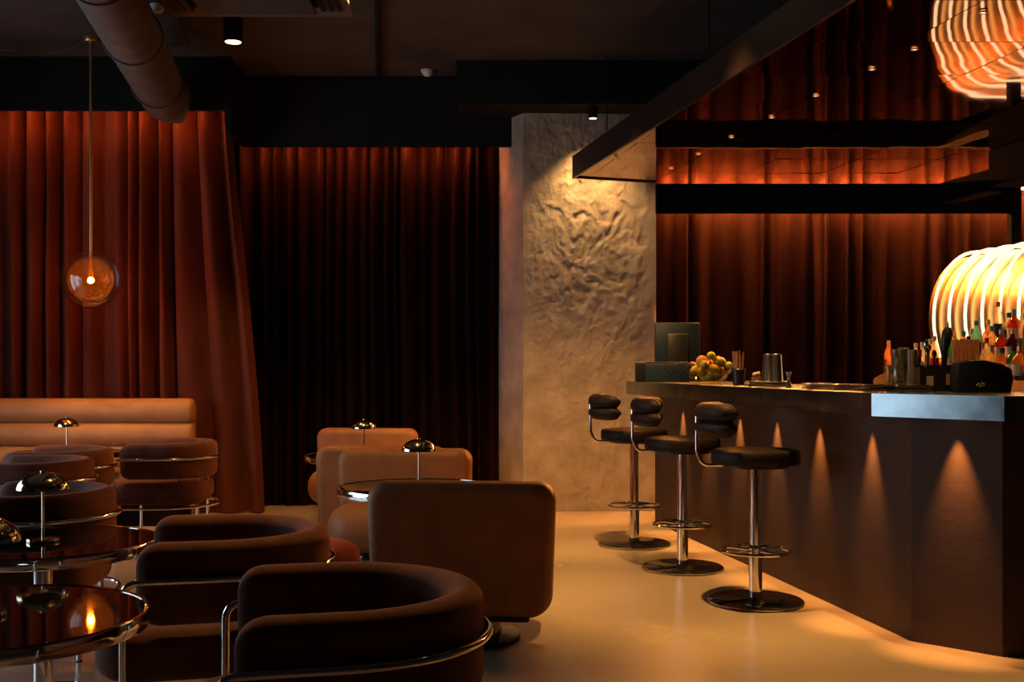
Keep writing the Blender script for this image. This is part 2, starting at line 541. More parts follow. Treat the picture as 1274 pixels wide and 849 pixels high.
def flare_left(x, v):
    t = max(0.0, (x + 2.95) / 0.63)
    return 0.25 * t * (1 - v) ** 1.3 + 0.03 * t * math.sin(v * 5)
tag(obj('curtain', curtain_mesh(-4.95, -2.32, 9.40, 0.012, 3.66, 11, 0.10, 0.24, 0.17, flare_left), 'velvet_curtain'),
    'rust red velvet curtain in deep folds behind the tan banquette', 'curtain')
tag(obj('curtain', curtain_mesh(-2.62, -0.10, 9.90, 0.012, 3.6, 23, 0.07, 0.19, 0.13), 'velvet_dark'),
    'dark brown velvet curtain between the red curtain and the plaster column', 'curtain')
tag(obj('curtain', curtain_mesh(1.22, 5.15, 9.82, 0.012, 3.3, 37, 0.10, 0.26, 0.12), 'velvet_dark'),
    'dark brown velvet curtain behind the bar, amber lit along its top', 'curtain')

# ------------------------------------------------------------------ mirrored ceiling over the bar
MH = 2.75
mc = bpy.data.objects.new('suspended_ceiling', None); C.objects.link(mc); mc.location = (0.507, 9.1, MH)
struct(mc, 'suspended copper mirror ceiling over the bar')
def edge_x(Y): return 0.507 + (9.1 - Y) * 0.2075
rows = [9.70, 8.89 + 0.02] + [8.30 - 0.6 * k for k in range(10)]
def seam_x(c, Y): return 1.175 + 0.6 * c + (9.35 - Y) * 0.171
rr = random.Random(5)
def tile(quad, name='mirror_tile'):
    cx = sum(p[0] for p in quad) / len(quad); cy = sum(p[1] for p in quad) / len(quad)
    g = 0.004
    q = [(p[0] + (g if p[0] < cx else -g) - cx, p[1] + (g if p[1] < cy else -g) - cy) for p in quad]
    o = obj(name, prism(q, 0, 0.012), 'mirror', mc, (cx - 0.507, cy - 9.1, 0.0))
    o.rotation_euler = (R(rr.uniform(-0.25, 0.25)), R(rr.uniform(-0.25, 0.25)), 0)
for ri in range(len(rows) - 1):
    ya, yb = rows[ri], rows[ri + 1]           # far, near
    for c in range(-2, 9):
        xa0, xa1 = seam_x(c, ya), seam_x(c + 1, ya)
        xb0, xb1 = seam_x(c, yb), seam_x(c + 1, yb)
        if ri == 0 and c < 0:
            continue
        ea, eb = edge_x(ya), edge_x(yb)
        if xb1 <= eb + 0.03 or xa1 <= ea + 0.03: continue
        xa0, xb0 = max(xa0, ea), max(xb0, eb)
        if xb0 > 5.1: continue
        tile([(xb0, yb), (min(xb1, 5.15), yb), (min(xa1, 5.15), ya), (min(xa0, 5.1), ya)])
# the far tile in front of the column
tile([(edge_x(8.91), 8.91), (seam_x(0, 8.91), 8.91), (1.19, 9.33), (0.507, 9.1)])
# fascia and backing
def beam2(name, a, b, z0, z1, th, m, parent, off=(0, 0, 0)):
    a, b = Vector(a), Vector(b); d = (b - a).normalized(); n = Vector((d.y, -d.x))
    q = [a, b, b + n * th, a + n * th]
    return obj(name, prism([(p.x - off[0], p.y - off[1]) for p in q], z0 - off[2], z1 - off[2]), m, parent)
o0 = (0.507, 9.1, MH)
beam2('fascia', (edge_x(2.2), 2.2), (edge_x(9.1), 9.1), MH - 0.012, MH + 0.17, -0.02, 'bronze_fascia', mc, o0)
beam2('fascia', (0.507, 9.1), (1.19, 9.33), MH - 0.012, MH + 0.17, 0.02, 'bronze_fascia', mc, o0)
obj('backing', prism([(edge_x(2.2) - .507, 2.2 - 9.1), (5.15 - .507, 2.2 - 9.1), (5.15 - .507, .62), (1.24 - .507, .62), (1.24 - .507, .25), (0.01, 0)], 0.02, 0.16), 'black', mc)
for dx, dy in ((0.2, -0.15), (0.6, -2.5), (1.1, -4.8)):
    obj('hanger', cyl(0.004, 0.15, CEIL - MH, 8), 'black', mc, (dx + 0.05, dy, 0))

# small recessed downlights in the mirror, the nearest added to light the caddies
for k, (px, py) in enumerate(((1223, 14), (1138, 60), (1085, 85), (1015, 118), (960, 145), (910, 170), (869, 191), (835, 209))):
    Y = (MH - CH) * F / (HZ - py); X = (px - 637) * Y / F
    t = thing('recessed_downlight', 'tiny recessed downlight set into the copper mirror ceiling above the bar', 'downlight', (X, Y, MH - 0.002), 0, 'downlights in the mirror ceiling')
    obj('rim', torus(0.016, 0.004, -0.003, 20, 6), 'satin_brass', t)
    obj('lens', cyl(0.010, -0.005, 0.0, 16), 'lens_dim', t)
    spot_light('downlight', (X, Y, MH - 0.02), (X + 0.05, Y, 0), 75, WARM, 0.02, 42, 0.8, t)

# dark frame hung above the bar
fr = thing('hanging_frame', 'black steel beam frame hung under the copper mirror ceiling', 'frame', (1.10, 8.6, 2.39))
obj('beam', box(0, 2.78, -0.03, 0.03, 0, 0.222), 'black_matte', fr)
obj('post', box(2.70, 2.775, -0.04, 0.04, -1.28, 0.36), 'black_matte', fr)
d = Vector((0.20, -1.0)).normalized()
s = Vector((3.24 - 1.10, 0.0))
def fb(name, s0, s1, w, za, zb):
    a = s + d * s0; b = s + d * s1; n = Vector((-d.y, d.x))
    obj(name, prism([tuple(a), tuple(b), tuple(b + n * w), tuple(a + n * w)], za, zb), 'black_matte', fr)
fb('side_beam', 0.03, 0.66, 0.14, 0.07, 0.222)
fb('beam_box', 0.66, 4.2, 0.5, 0.10, 0.355)

# ------------------------------------------------------------------ bar front and counter
CT = 1.106
Pf = [Vector((0.862, 8.45)), Vector((1.504, 4.70)), Vector((1.861, 4.25)), Vector((3.3, 4.34))]
Qf = [Vector((1.119, 8.80)), Vector((1.771, 4.99)), Vector((2.057, 4.72)), Vector((3.5, 4.82))]
def inset(poly, dd):
    out = []
    ns = []
    for a, b in zip(poly, poly[1:]):
        d = (b - a).normalized(); ns.append(Vector((-d.y, d.x)))
    for i, p in enumerate(poly):
        if i == 0: out.append(p + ns[0] * dd)
        elif i == len(poly) - 1: out.append(p + ns[-1] * dd)
        else:
            n = (ns[i - 1] + ns[i]).normalized()
            out.append(p + n * dd / n.dot(ns[i]))
    return out
bt = thing('bar_counter', 'dark patinated metal bar counter with a faceted corner', 'counter', (Pf[1].x, Pf[1].y, CT - 0.094))
Pi = inset(Pf, 0.72)
o1 = Pf[1]
for i in range(3):
    q = [Pf[i], Pf[i + 1], Pi[i + 1], Pi[i]]
    obj('top_slab', prism([tuple(p - o1) for p in q], 0.004, 0.094), 'patina_steel', bt)
# hammered metal edge sheets
for i in range(3):
    a, b = Pf[i] - o1, Pf[i + 1] - o1
    d = (b - a).normalized(); n = Vector((d.y, -d.x)) * 0.004
    obj('edge_sheet', prism([tuple(a + n), tuple(b + n), tuple(b), tuple(a)], 0, 0.095), 'patina_steel', bt)
a, b = Pf[0] - o1, Pi[0] - o1
d = (b - a).normalized(); n = Vector((-d.y, d.x)) * 0.004
obj('edge_sheet', prism([tuple(a + n), tuple(b + n), tuple(b), tuple(a)], 0, 0.095), 'patina_steel', bt)

bf = thing('bar_cabinet', 'dark brown panelled bar base washed by orange lights', 'bar', (Qf[1].x, Qf[1].y, 0))
Qi = inset(Qf, 0.05)
for i in range(3):
    q = [Qf[i], Qf[i + 1], Qi[i + 1], Qi[i]]
    obj('front_panel', prism([tuple(p - Qf[1]) for p in q], 0.0, CT - 0.09), 'bar_panel', bf)
e = inset(Qf, 0.55)[0]
d = (Qf[1] - Qf[0]).normalized() * 0.05
obj('end_panel', prism([tuple(p - Qf[1]) for p in (Qf[0], Qf[0] + d, e + d, e)], 0.0, CT - 0.09), 'bar_panel', bf)
# puck lights under the overhang
def bar_q(Z): return Vector((1.119 + (8.8 - Z) * 0.171, Z))
pn = Vector((-1, -0.171)).normalized()
pucks = [(bar_q(Z), pn) for Z in (8.12, 7.57, 7.02, 6.45, 5.90, 5.34)]
d2 = (Qf[2] - Qf[1]).normalized(); n2 = Vector((d2.y, -d2.x))
if n2.y > 0: n2 = -n2
pucks.append((Qf[1].lerp(Qf[2], 0.53), n2))
for q, n in pucks:
    p = q + n * 0.042
    l = thing('puck_light', 'small brass puck light under the bar counter overhang', 'light', (p.x, p.y, CT - 0.0905), 0, 'puck lights under the bar counter')
    obj('housing', cyl(0.022, -0.004, 0.0, 16, 0.001), 'satin_brass', l)
    obj('lens', cyl(0.016, -0.0052, -0.004, 16), 'lens_warm', l)
    spot_light('puck_spot', (p.x, p.y, CT - 0.098), (p.x, p.y, 0.0), 100, ORANGE, 0.008, 42, 1.0, l)

# ------------------------------------------------------------------ brass barrel back bar with light rings
BK = 3.34 + 0.171 * 8.8
bd = Vector((0.171, -1)).normalized()          # along the barrel, towards the room
bn = Vector((1, 0.171)).normalized()           # across, away from the room's middle
B0 = Vector((BK - 0.171 * 8.95, 8.95))
def barrel_profile(off=0.0, w=1.3):
    L = [(0.10, 0.0), (0.10, 1.0), (0.085, 1.15), (0.055, 1.28), (0.02, 1.42), (0.003, 1.52), (0.0, 1.60)]
    for k in range(1, 13):
        a = R(180 - 90 * k / 12)
        L.append((0.34 + 0.34 * math.cos(a), 1.60 + 0.49 * math.sin(a)))
    L = L + [(w - x, z) for x, z in reversed(L)]
    if not off: return L
    out = []
    for i, p in enumerate(L):
        a = Vector(L[max(0, i - 1)]); b = Vector(L[min(len(L) - 1, i + 1)]); t = (b - a).normalized()
        out.append((p[0] - t.y * off, p[1] + t.x * off))
    return out
def bw(s, a, z): 
    p = bd * s + bn * a
    return (p.x, p.y, z)
def barrel_mesh(s0, s1):
    bm = bmesh.new(); pr = barrel_profile()
    A = [bm.verts.new(bw(s0, a, z)) for a, z in pr]; B = [bm.verts.new(bw(s1, a, z)) for a, z in pr]
    for k in range(len(pr) - 1):
        bm.faces.new((A[k], A[k + 1], B[k + 1], B[k]))
    bm.faces.new(A[::-1]); bm.faces.new(B)
    return finish(bm, 'barrel')
def ring_mesh():
    pr = barrel_profile(0.032)[1:-1]
    return tube([bw(0, a, z) for a, z in pr], 0.0125, 8)
bb = thing('back_bar_barrel', 'glowing polished brass barrel shaped back bar with white light rings', 'back bar', (B0.x, B0.y, 0))
obj('barrel_shell', barrel_mesh(0, 2.35), 'brass_sheet', bb)
rm = ring_mesh()
for k in range(11):
    p = bd * (0.13 + 0.217 * k)
    obj('light_ring', rm, 'led_ring', bb, (p.x, p.y, 0))
# stepped bottle shelf along the barrel
sh = thing('bottle_shelf', 'stepped dark metal bottle shelf beside the brass barrel', 'shelf', (B0.x, B0.y, 0))
TIER = [(0.52, 0.36, 1.13), (0.36, 0.20, 1.25), (0.20, 0.03, 1.37)]      # outer, inner, top
for (oa, ob, zt), s0 in zip(TIER, (0.1, 0.75, 1.05)):
    q = [bd * s0 - bn * oa, bd * 2.3 - bn * oa, bd * 2.3 - bn * ob, bd * s0 - bn * ob]
    obj('step', prism([tuple(p) for p in q], 0.0 if oa == 0.52 else 0.9, zt, 0.004), 'satin_brass', sh)

# bottles
def bottle_profiles():
    P1 = [(0, 0), (.034, 0), (.037, .006), (.037, .17), (.034, .19), (.016, .215), (.013, .225), (.013, .275), (0, .275)]
    P2 = [(0, 0), (.030, 0), (.032, .006), (.033, .19), (.028, .215), (.015, .25), (.0125, .30), (0, .30)]
    P3 = [(0, 0), (.042, 0), (.045, .008), (.045, .12), (.040, .145), (.018, .165), (.0145, .175), (.0145, .215), (0, .215)]
    return [(P1, .275, .013, .0376, (.05, .13)), (P2, .30, .0125, .0335, (.05, .15)), (P3, .215, .0145, .0456, (.03, .10))]
BP = [(lathe(p, 20), h, rn, rl, zz, lathe([(rn + .0015, h - .028), (rn + .0015, h + .006), (0, h + .006)], 16),
       lathe([(rl, zz[0]), (rl, zz[1])], 20, cap=False)) for p, h, rn, rl, zz in bottle_profiles()]
SH = ['tall', 'slim', 'squat']
GL = [('amber_liquor', 'amber'), ('pale_liquor', 'clear pale'), ('green_glass', 'dark green'), ('teal_glass', 'teal'), ('dark_glass', 'near black'), ('red_liquor', 'red')]
CAPS = [('paper_red', 'red'), ('satin_brass', 'brass'), ('paper_black', 'black'), ('paper_teal', 'teal'), ('paper_cream', 'cream')]
LBL = [('paper_cream', 'cream'), ('paper_red', 'red'), ('paper_black', 'black')]
tn = ['lowest', 'middle', 'top']
rb = random.Random(8)
combos = set()
def bottle(x, y, z, tier):
    for _ in range(40):
        k, g, c, l = rb.randrange(3), rb.choice([0, 0, 0, 0, 1, 1, 1, 1, 2, 3, 4, 5]), rb.randrange(5), rb.randrange(3)
        if (k, g, c, l, tier) not in combos: break
    combos.add((k, g, c, l, tier))
    me, h, rn, rl, zz, capm, labm = BP[k]
    t = thing('liquor_bottle', '%s %s bottle, %s cap, %s label, on the %s back bar step' % (SH[k], GL[g][1], CAPS[c][1], LBL[l][1], tn[tier]), 'bottle', (x, y, z), rb.uniform(0, 6), 'bottles on the back bar steps')
    sc_ = rb.uniform(0.92, 1.1); t.scale = (1, 1, sc_)
    obj('glass_body', me, GL[g][0], t); obj('bottle_cap', capm, CAPS[c][0], t); obj('paper_label', labm, LBL[l][0], t)
for tier, ((oa, ob, zt), s0, n) in enumerate(zip(TIER, (0.16, 0.82, 1.12), (20, 14, 11))):
    for k in range(n):
        s_ = s0 + k * 0.099
        if s_ > 2.25: break
        p = B0 + bd * s_ - bn * ((oa + ob) / 2 + rb.uniform(-.02, .02))
        bottle(p.x, p.y, zt + 0.001, tier)

# ------------------------------------------------------------------ things on the counter
def bar_pt(px, off):
    u = (px - 637) / F
    Z = (2.308 + off) / (u + 0.171)
    return u * Z, Z
RZB = math.atan2(0.171, 1)       # bar runs this much off the depth axis
# till screen seen from behind
x, yv = bar_pt(843, 0.52)
t = thing('till_screen', 'blue black till monitor seen from behind on the bar counter', 'monitor', (x, yv, CT), R(-4))
obj('casing', box(-.175, .175, -.02, .012, .14, .46, .008), 'teal_plastic', t, rot=(R(-6), 0, 0))
obj('bezel', box(-.18, .18, .006, .03, .135, .466, .006), 'black_plastic', t, rot=(R(-6), 0, 0))
obj('neck', box(-.085, .075, -.085, -.03, .02, .365, .012), 'black_plastic', t, rot=(R(-6), 0, 0))
obj('foot', box(-.12, .12, -.12, .10, 0, .022, .006), 'black_plastic', t)
t2 = thing('till_display_pole', 'thin pale upright pole standing behind the till monitor', 'pole', (x - 0.165, yv + 0.12, CT))
obj('pole', cyl(.008, 0.012, .60, 10), 'wood_stick', t2); obj('base', cyl(.04, 0, .012, 16), 'black_plastic', t2)
# printer box with cables
x, yv = bar_pt(824, 0.22)
t = thing('receipt_printer', 'low teal and black printer box with loose cables beside the till', 'printer', (x, yv, CT), R(-6))
obj('body', box(-.13, .20, -.09, .09, 0, .135, .01), 'teal_plastic', t)
obj('end_cover', box(-.20, -.128, -.095, .095, 0, .145, .012), 'black_plastic', t)
obj('lid', box(-.12, .19, -.08, .085, .133, .145, .004), 'black_plastic', t)
rc = random.Random(3)
for k in range(5):
    xs = -.02 + .035 * k
    pts = [(xs, -.05, .148), (xs + .03, -.09, .142), (xs + .06 + rc.uniform(-.02, .02), -.099, .09), (xs + .10, -.10, .04), (xs + .14, -.105, .008)]
    obj('cable', tube(round_path(pts, .03, 4), .003, 6), 'black_plastic', t)
# glass bowl of fruit
x, yv = bar_pt(883, 0.25)
t = thing('fruit_bowl', 'round clear glass bowl filled with citrus fruit on the bar counter', 'bowl', (x, yv, CT))
obj('glass', lathe([(0, 0), (.065, 0), (.07, .008), (.11, .035), (.142, .075), (.155, .115), (.151, .116), (.137, .078), (.105, .041), (.06, .014), (0, .012)], 40), 'bowl_glass', t)
def fruit_mesh(r, lemon):
    pr = []
    for k in range(13):
        a = R(-90 + 15 * k); rr_ = r * math.cos(a); z = r * math.sin(a)
        if lemon: z *= 1.22; z += 0.14 * r * (math.sin(a) ** 9); 
        pr.append((max(0, rr_) if 0 < k < 12 else 0, z))
    return lathe(pr, 18)
LEM, ORG, LIM = fruit_mesh(.031, True), fruit_mesh(.039, False), fruit_mesh(.028, True)
stem_m = lathe([(0.006, -0.003), (0.004, 0.003), (0, 0.004)], 8)
def fruit(kind, dx, dy, dz):
    me, m, nm, lb, rad = {'o': (ORG, 'orange_peel', 'orange', 'bright orange fruit among the citrus in the glass bowl', .039),
                     'l': (LEM, 'lemon_peel', 'lemon', 'yellow lemon in the glass bowl on the bar', .041),
                     'g': (LIM, 'lime_peel', 'lime', 'yellow green lime near the top of the glass bowl', .037),
                     'p': (LIM, 'plum_skin', 'plum', 'dark purple plum at the far rim of the glass bowl', .037)}[kind]
    f = obj(nm, me, m, None, (x + dx, yv + dy, CT + dz), rot=(rc.uniform(0, 3), rc.uniform(0, 3), rc.uniform(0, 3)))
    tag(f, lb, nm, None if kind in 'p' else 'citrus in the glass bowl')
    obj('stem_end', stem_m, 'clay', f, (0, 0, rad))
fr_list = [('l', 0, 0, .056), ('l', -.075, -.01, .072), ('l', .072, -.015, .072), ('l', .0, -.075, .070), ('l', -.01, .078, .072), ('l', -.055, -.06, .092),
           ('l', .055, -.065, .095), ('l', .105, .01, .108), ('l', -.105, -.01, .108), ('l', .0, -.08, .13), ('l', .03, -.005, .128), ('l', .07, .05, .118), ('l', -.06, .06, .118),
           ('o', -.055, -.02, .152), ('g', .025, -.01, .178), ('g', .10, -.03, .15), ('l', .06, -.06, .145), ('o', -.005, .05, .158), ('p', -.10, .06, .15), ('l', -.04, -.085, .132)]
rad_ = {'o': .039, 'l': .034, 'g': .031, 'p': .031}
pos_ = [Vector(k_[1:]) for k_ in fr_list]; kr = [rad_[k_[0]] for k_ in fr_list]
for it in range(160):
    for i_ in range(len(pos_)):
        pos_[i_].z -= .0006
        for j_ in range(i_):
            dv = pos_[i_] - pos_[j_]; gap = kr[i_] + kr[j_] - dv.length
            if gap > 0:
                dv = dv.normalized() * gap * .5; pos_[i_] += dv; pos_[j_] -= dv
        rxy = math.hypot(pos_[i_].x, pos_[i_].y)
        lim = .148 - kr[i_] * .85 if pos_[i_].z > .09 else .02 + pos_[i_].z * .75
        if rxy > lim: pos_[i_].x *= lim / rxy; pos_[i_].y *= lim / rxy
        pos_[i_].z = max(pos_[i_].z, .016 + kr[i_])
for k_, p_ in zip(fr_list, pos_): fruit(k_[0], *p_)
# pewter holder with wooden sticks
def stick_holder(px, off, name_lab, n, h, r, hh, mat_, grp, lab):
    x, yv = bar_pt(px, off)
    t = thing('stick_holder', name_lab, 'holder', (x, yv, CT))
    obj('cup', lathe([(0, 0), (r * .85, 0), (r, hh), (r * .92, hh), (r * .78, .01), (0, .01)], 20), mat_, t)
    obj('cup_band', torus(r * 1.0, .003, hh - .004, 24, 6), 'steel', t)
    for k in range(n):
        a = k * 2.4; rr_ = r * .62 * math.sqrt((k + .5) / n)
        px_, py_ = rr_ * math.cos(a), rr_ * math.sin(a)
        s_ = obj('drinking_straw', tube([(0, 0, 0), (px_ * .45, py_ * .45, h * rc.uniform(.9, 1.05))], .0045, 6), 'wood_stick', None, (x + px_, yv + py_, CT + .012))
        tag(s_, lab, 'straw', grp)
stick_holder(919, 0.30, 'dark cup holding a bundle of reddish straws beside the fruit bowl', 10, .19, .042, .10, 'black_plastic', 'straws beside the fruit bowl', 'reddish brown straw in the cup beside the fruit bowl')
# small garnish pot
x, yv = bar_pt(941, 0.30)
t = thing('garnish_pot', 'small brown pot with pink garnish next to the shaker tins', 'pot', (x, yv, CT))
obj('pot', lathe([(0, 0), (.026, 0), (.030, .05), (.027, .05), (.024, .006), (0, .006)], 18), 'clay', t)
for k in range(6):
    a = k * 1.1
    obj('garnish', fruit_mesh(.012, False), 'garnish', t, (.014 * math.cos(a), .014 * math.sin(a), .052 + .004 * k), rot=(k, k, 0))
# trays and tins
def tray(px, off, w, dep, z, lab, rz=0.0):
    x, yv = bar_pt(px, off)
    t = thing('drip_tray', lab, 'tray', (x, yv, CT), rz)
    obj('base', box(-w / 2, w / 2, -dep / 2, dep / 2, 0, .014, .003), 'steel', t)
    obj('grille', box(-w / 2 + .006, w / 2 - .006, -dep / 2 + .004, dep / 2 - .004, .017, .03, .003), 'steel', t)
    for k in range(5):
        obj('slot', box(-w / 2 + .012, w / 2 - .012, -dep / 2 + .02 + k * (dep - .04) / 4 - .004, -dep / 2 + .02 + k * (dep - .04) / 4 + .004, .0298, .0306), 'black_plastic', t)
    obj('spacer', box(-w / 2 + .02, w / 2 - .02, -dep / 2 + .02, dep / 2 - .02, .013, .018), 'black_plastic', t)
tray(954, 0.24, .23, .12, 0, 'steel drip tray under the pair of shaker tins next to the garnish pot')
tray(1019, 0.20, .145, .16, 0, 'first steel drip tray of the row, farthest from the stack of caddies')
tray(1056, 0.22, .155, .16, 0, 'second steel drip tray of the row on the bar')
tray(1093, 0.26, .155, .16, 0, 'steel drip tray carrying the brass jigger')
tray(1130, 0.36, .16, .16, 0, 'steel drip tray under the tall shaker tins beside the black caddy')
tin_m = lathe([(0, 0), (.030, 0), (.032, .004), (.041, .165), (.043, .168), (.040, .168), (.030, .01), (0, .01)], 28)
tin_s = lathe([(0, .16), (.034, .16), (.039, .10), (.040, .09), (.036, .092), (0, .12)], 28)
def tin(px, off, z, inv, lab, grp=None, s=1.0):
    x, yv = bar_pt(px, off)
    t = thing('shaker_tin', lab, 'shaker', (x, yv, CT + z), 0, grp)
    if inv:
        obj('body', tin_m, 'steel', t, (0, 0, .168 * s), rot=(PI, 0, 0), scale=(s, s, s))
        obj('weighted_base', lathe([(0, .168), (.029, .168), (.031, .170), (.029, .173), (0, .173)], 24), 'steel', t, scale=(s, s, s))
    else:
        obj('body', tin_m, 'steel', t, scale=(s, s, s))
        obj('rim', torus(.042 * s, .0018, .168 * s, 28, 6), 'steel', t)
tin(956, 0.25, .031, True, 'upturned steel shaker tin beside the garnish pot', s=.88)
tin(966, 0.22, .031, True, 'upturned steel shaker tin beside the small steel jigger', s=.88)
tin(1119, 0.34, .031, False, 'steel shaker tin next to the brass jigger, open side up', s=.95)
tin(1136, 0.48, .031, False, 'steel shaker tin between another tin and the black caddy', s=.95)
jig = lathe([(.021, 0), (.006, .042), (.006, .048), (.017, .085), (.015, .085), (0, .055)], 20)
x, yv = bar_pt(981, 0.22); t = thing('jigger', 'small steel hourglass jigger beside the shaker tins', 'jigger', (x, yv, CT)); obj('cup', jig, 'steel', t); obj('waist_ring', torus(.0075, .002, .045, 16, 6), 'steel', t)
x, yv = bar_pt(1106, 0.27); t = thing('jigger', 'brass hourglass jigger on the drip tray by the tall tins', 'jigger', (x, yv, CT + .031)); obj('cup', jig, 'satin_brass', t); obj('waist_ring', torus(.0075, .002, .045, 16, 6), 'satin_brass', t)
x, yv = bar_pt(1097, 0.29); t = thing('strainer', 'tilted steel strainer leaning against the brass jigger', 'strainer', (x, yv, CT + .031), 0.6)
obj('plate', lathe([(0, 0), (.04, 0), (.04, .003), (0, .003)], 20), 'steel', t, (0, 0, .022), rot=(0, R(-38), 0)); obj('handle', tube([(.03, 0, .045), (.07, 0, .075)], .004, 8), 'steel', t)
# black caddy with bar tools
cx, cy = (1166 - 637) * 5.15 / F, 5.15
t = thing('bar_caddy', 'black open bar caddy holding tools and napkins beside the drip trays', 'caddy', (cx, cy, CT), R(-8))
for a in ((-.088, .088, -.06, -.054, 0, .11), (-.088, .088, .054, .06, 0, .12), (-.088, -.082, -.054, .054, 0, .11), (.082, .088, -.054, .054, 0, .11), (-.004, .004, -.054, .054, 0, .10), (-.082, .082, -.054, .054, 0, .006)):
    obj('wall', box(*a), 'black_plastic', t)
obj('front_window', box(-.060, -.030, -.0615, -.0605, .025, .07), 'paper_cream', t); obj('front_window', box(.025, .068, -.0615, -.0605, .03, .08), 'wood_stick', t)
tools = []
nap = thing('napkin_stack', 'stack of brown napkins in the black bar caddy', 'napkins', (cx + .058, cy, CT + .007))
for k in range(6): obj('napkin', box(-.018, .018, -.045 + k * .012, -.037 + k * .012, 0, .10), 'wood_stick', nap)
# brush-like black utensil
t = thing('bar_brush', 'tall black brush standing in the black bar caddy', 'brush', (cx + .006, cy - .02, CT + .007), 0)
obj('handle', tube([(0.010, 0, .0), (.016, 0, .10), (.022, 0, .18)], [.010, .012, .015], 10), 'black_plastic', t)
obj('bristles', tube([(.020, 0, .17), (.026, 0, .22), (.033, 0, .262), (.036, 0, .285)], [.012, .021, .024, .012], 12), 'black_plastic', t)
obj('tip', tube([(.036, 0, .28), (.037, 0, .315)], [.004, .001], 6), 'black_plastic', t)
for k, (dx, dy, hh, m_, nm, lb) in enumerate(((-.055, 0, .20, 'steel', 'bar_spoon', 'steel bar spoon with a round end in the black caddy'), (-.035, .02, .18, 'steel', 'tongs', 'slim steel tongs standing in the black caddy'),
                              (-.06, -.03, .16, 'gold_chrome', 'peeler', 'brass peeler standing in the black caddy'), (-.025, -.02, .15, 'chrome', 'muddler', 'chrome muddler standing in the black caddy'))):
    t = thing(nm, lb, nm.replace('_', ' '), (cx + dx, cy + dy, CT + .007))
    obj('shaft', tube([(0, 0, 0), (.004, 0, hh)], .005, 8), m_, t); obj('head', lathe([(0, hh - .005), (.010, hh), (.012, hh + .018), (.006, hh + .03), (0, hh + .032)], 12), m_, t, (.004, 0, 0))
# straws in a black box behind the pouch
def box_straws():
    Z = 5.22
    for k in range(16):
        px = 1187 + 30 * (k % 8) / 7; Zk = Z + .02 * (k // 8)
        X = (px - 637) * Zk / F
        s_ = obj('drinking_straw', tube([(0, 0, 0), (rc.uniform(-.004, .006), 0, rc.uniform(.225, .235)), ], .0062, 7), 'wood_stick', None, (X, Zk, CT + .008))
        tag(s_, 'reddish brown straw standing upright behind the black pouch', 'straw', 'straws behind the black pouch')
    X = (1203 - 637) * (Z + .01) / F
    t = thing('straw_box', 'black box holding upright straws behind the black pouch', 'box', (X, Z + .01, CT))
    for a in ((-.075, .075, -.04, -.035, 0, .11), (-.075, .075, .035, .04, 0, .11), (-.075, -.07, -.035, .035, 0, .11), (.07, .075, -.035, .035, 0, .11), (-.07, .07, -.035, .035, 0, .006)):
        obj('wall', box(*a), 'black_plastic', t)
box_straws()
# black pouch / covered caddy with a small mark
cx, cy = (1220 - 637) * 4.95 / F, 4.95
t = thing('black_pouch', 'rounded black lidded caddy with a small yellow green mark', 'caddy', (cx, cy, CT), R(-6))
def pouch():
    bm = bmesh.new(); prof = [(-.112, 0), (.112, 0), (.118, .05), (.116, .10), (.07, .128), (0, .140), (-.07, .142), (-.108, .128), (-.118, .06)]
    A = [bm.verts.new((x_, -.06, z_)) for x_, z_ in prof]; B = [bm.verts.new((x_, .06, z_)) for x_, z_ in prof]
    bm.faces.new(A); bm.faces.new(B[::-1])
    for k in range(len(prof)): q = (k + 1) % len(prof); bm.faces.new((A[k], A[q], B[q], B[k]))
    bmesh.ops.bevel(bm, geom=list(bm.edges), offset=.007, segments=2, profile=.5, affect='EDGES')
    return finish(bm, 'pouch')
obj('body', pouch(), 'black_plastic', t)
obj('side_latch', box(.075, .10, -.064, -.058, .085, .10, .002), 'black_gloss', t)
mk = [(-.035, .030), (-.027, .040), (-.018, .034), (-.012, .044), (-.002, .036), (-.006, .028), (-.016, .030), (-.024, .024)]
obj('mark', tube([(a_, -.0615, b_) for a_, b_ in mk], .0022, 6), 'mark_green', t)

# ------------------------------------------------------------------ bar stools
def arc_roll(Rb, r, z, a0, a1, n=20, seg=12):
    pts, rad = [], []
    for k in range(n + 1):
        t = k / n; a = R(a0 + (a1 - a0) * t)
        pts.append((Rb * math.cos(a), Rb * math.sin(a), z))
        e_ = min(t, 1 - t) * n / 2.2
        rad.append(r * (min(1, math.sqrt(max(0.05, 1 - (1 - min(1, e_)) ** 2)))))
    return tube(pts, rad, seg)
st_seat = lathe([(0, .715), (.19, .715), (.220, .718), (.227, .727), (.227, .776), (.220, .787), (.20, .792), (0, .796)], 48)
st_pan = cyl(.17, .70, .716, 32, .003)
st_pole = lathe([(.034, .018), (.034, .26), (.036, .262), (.036, .28), (.029, .283), (.029, .70)], 28)
st_base = lathe([(0, .006), (.236, .006), (.242, .010), (.242, .016), (.236, .021), (.05, .024), (.04, .03), (0, .03)], 56)
st_edge = torus(.241, .006, .010, 56, 8)
st_pad = cyl(.23, 0, .006, 40)
st_ring = torus(.172, .009, .268, 48, 8)
st_roll_a = arc_roll(.265, .049, .983, 118, 242)
st_roll_b = arc_roll(.265, .049, .908, 118, 242)
st_tube = tube(round_path([(-.02, 0, .708), (-.272, 0, .708), (-.300, 0, .78), (-.300, 0, .98)], .05, 6), .010, 10)
st_spoke = tube([(.03, 0, .268), (.17, 0, .268)], .007, 8)
stools = [((1.257, 5.81), 'dark leather bar stool at the bar, farthest from the plaster column', -4),
          ((1.027, 6.78), 'dark leather bar stool between the other two along the bar', -9),
          ((0.835, 7.69), 'dark leather bar stool standing next to the plaster column', 2)]
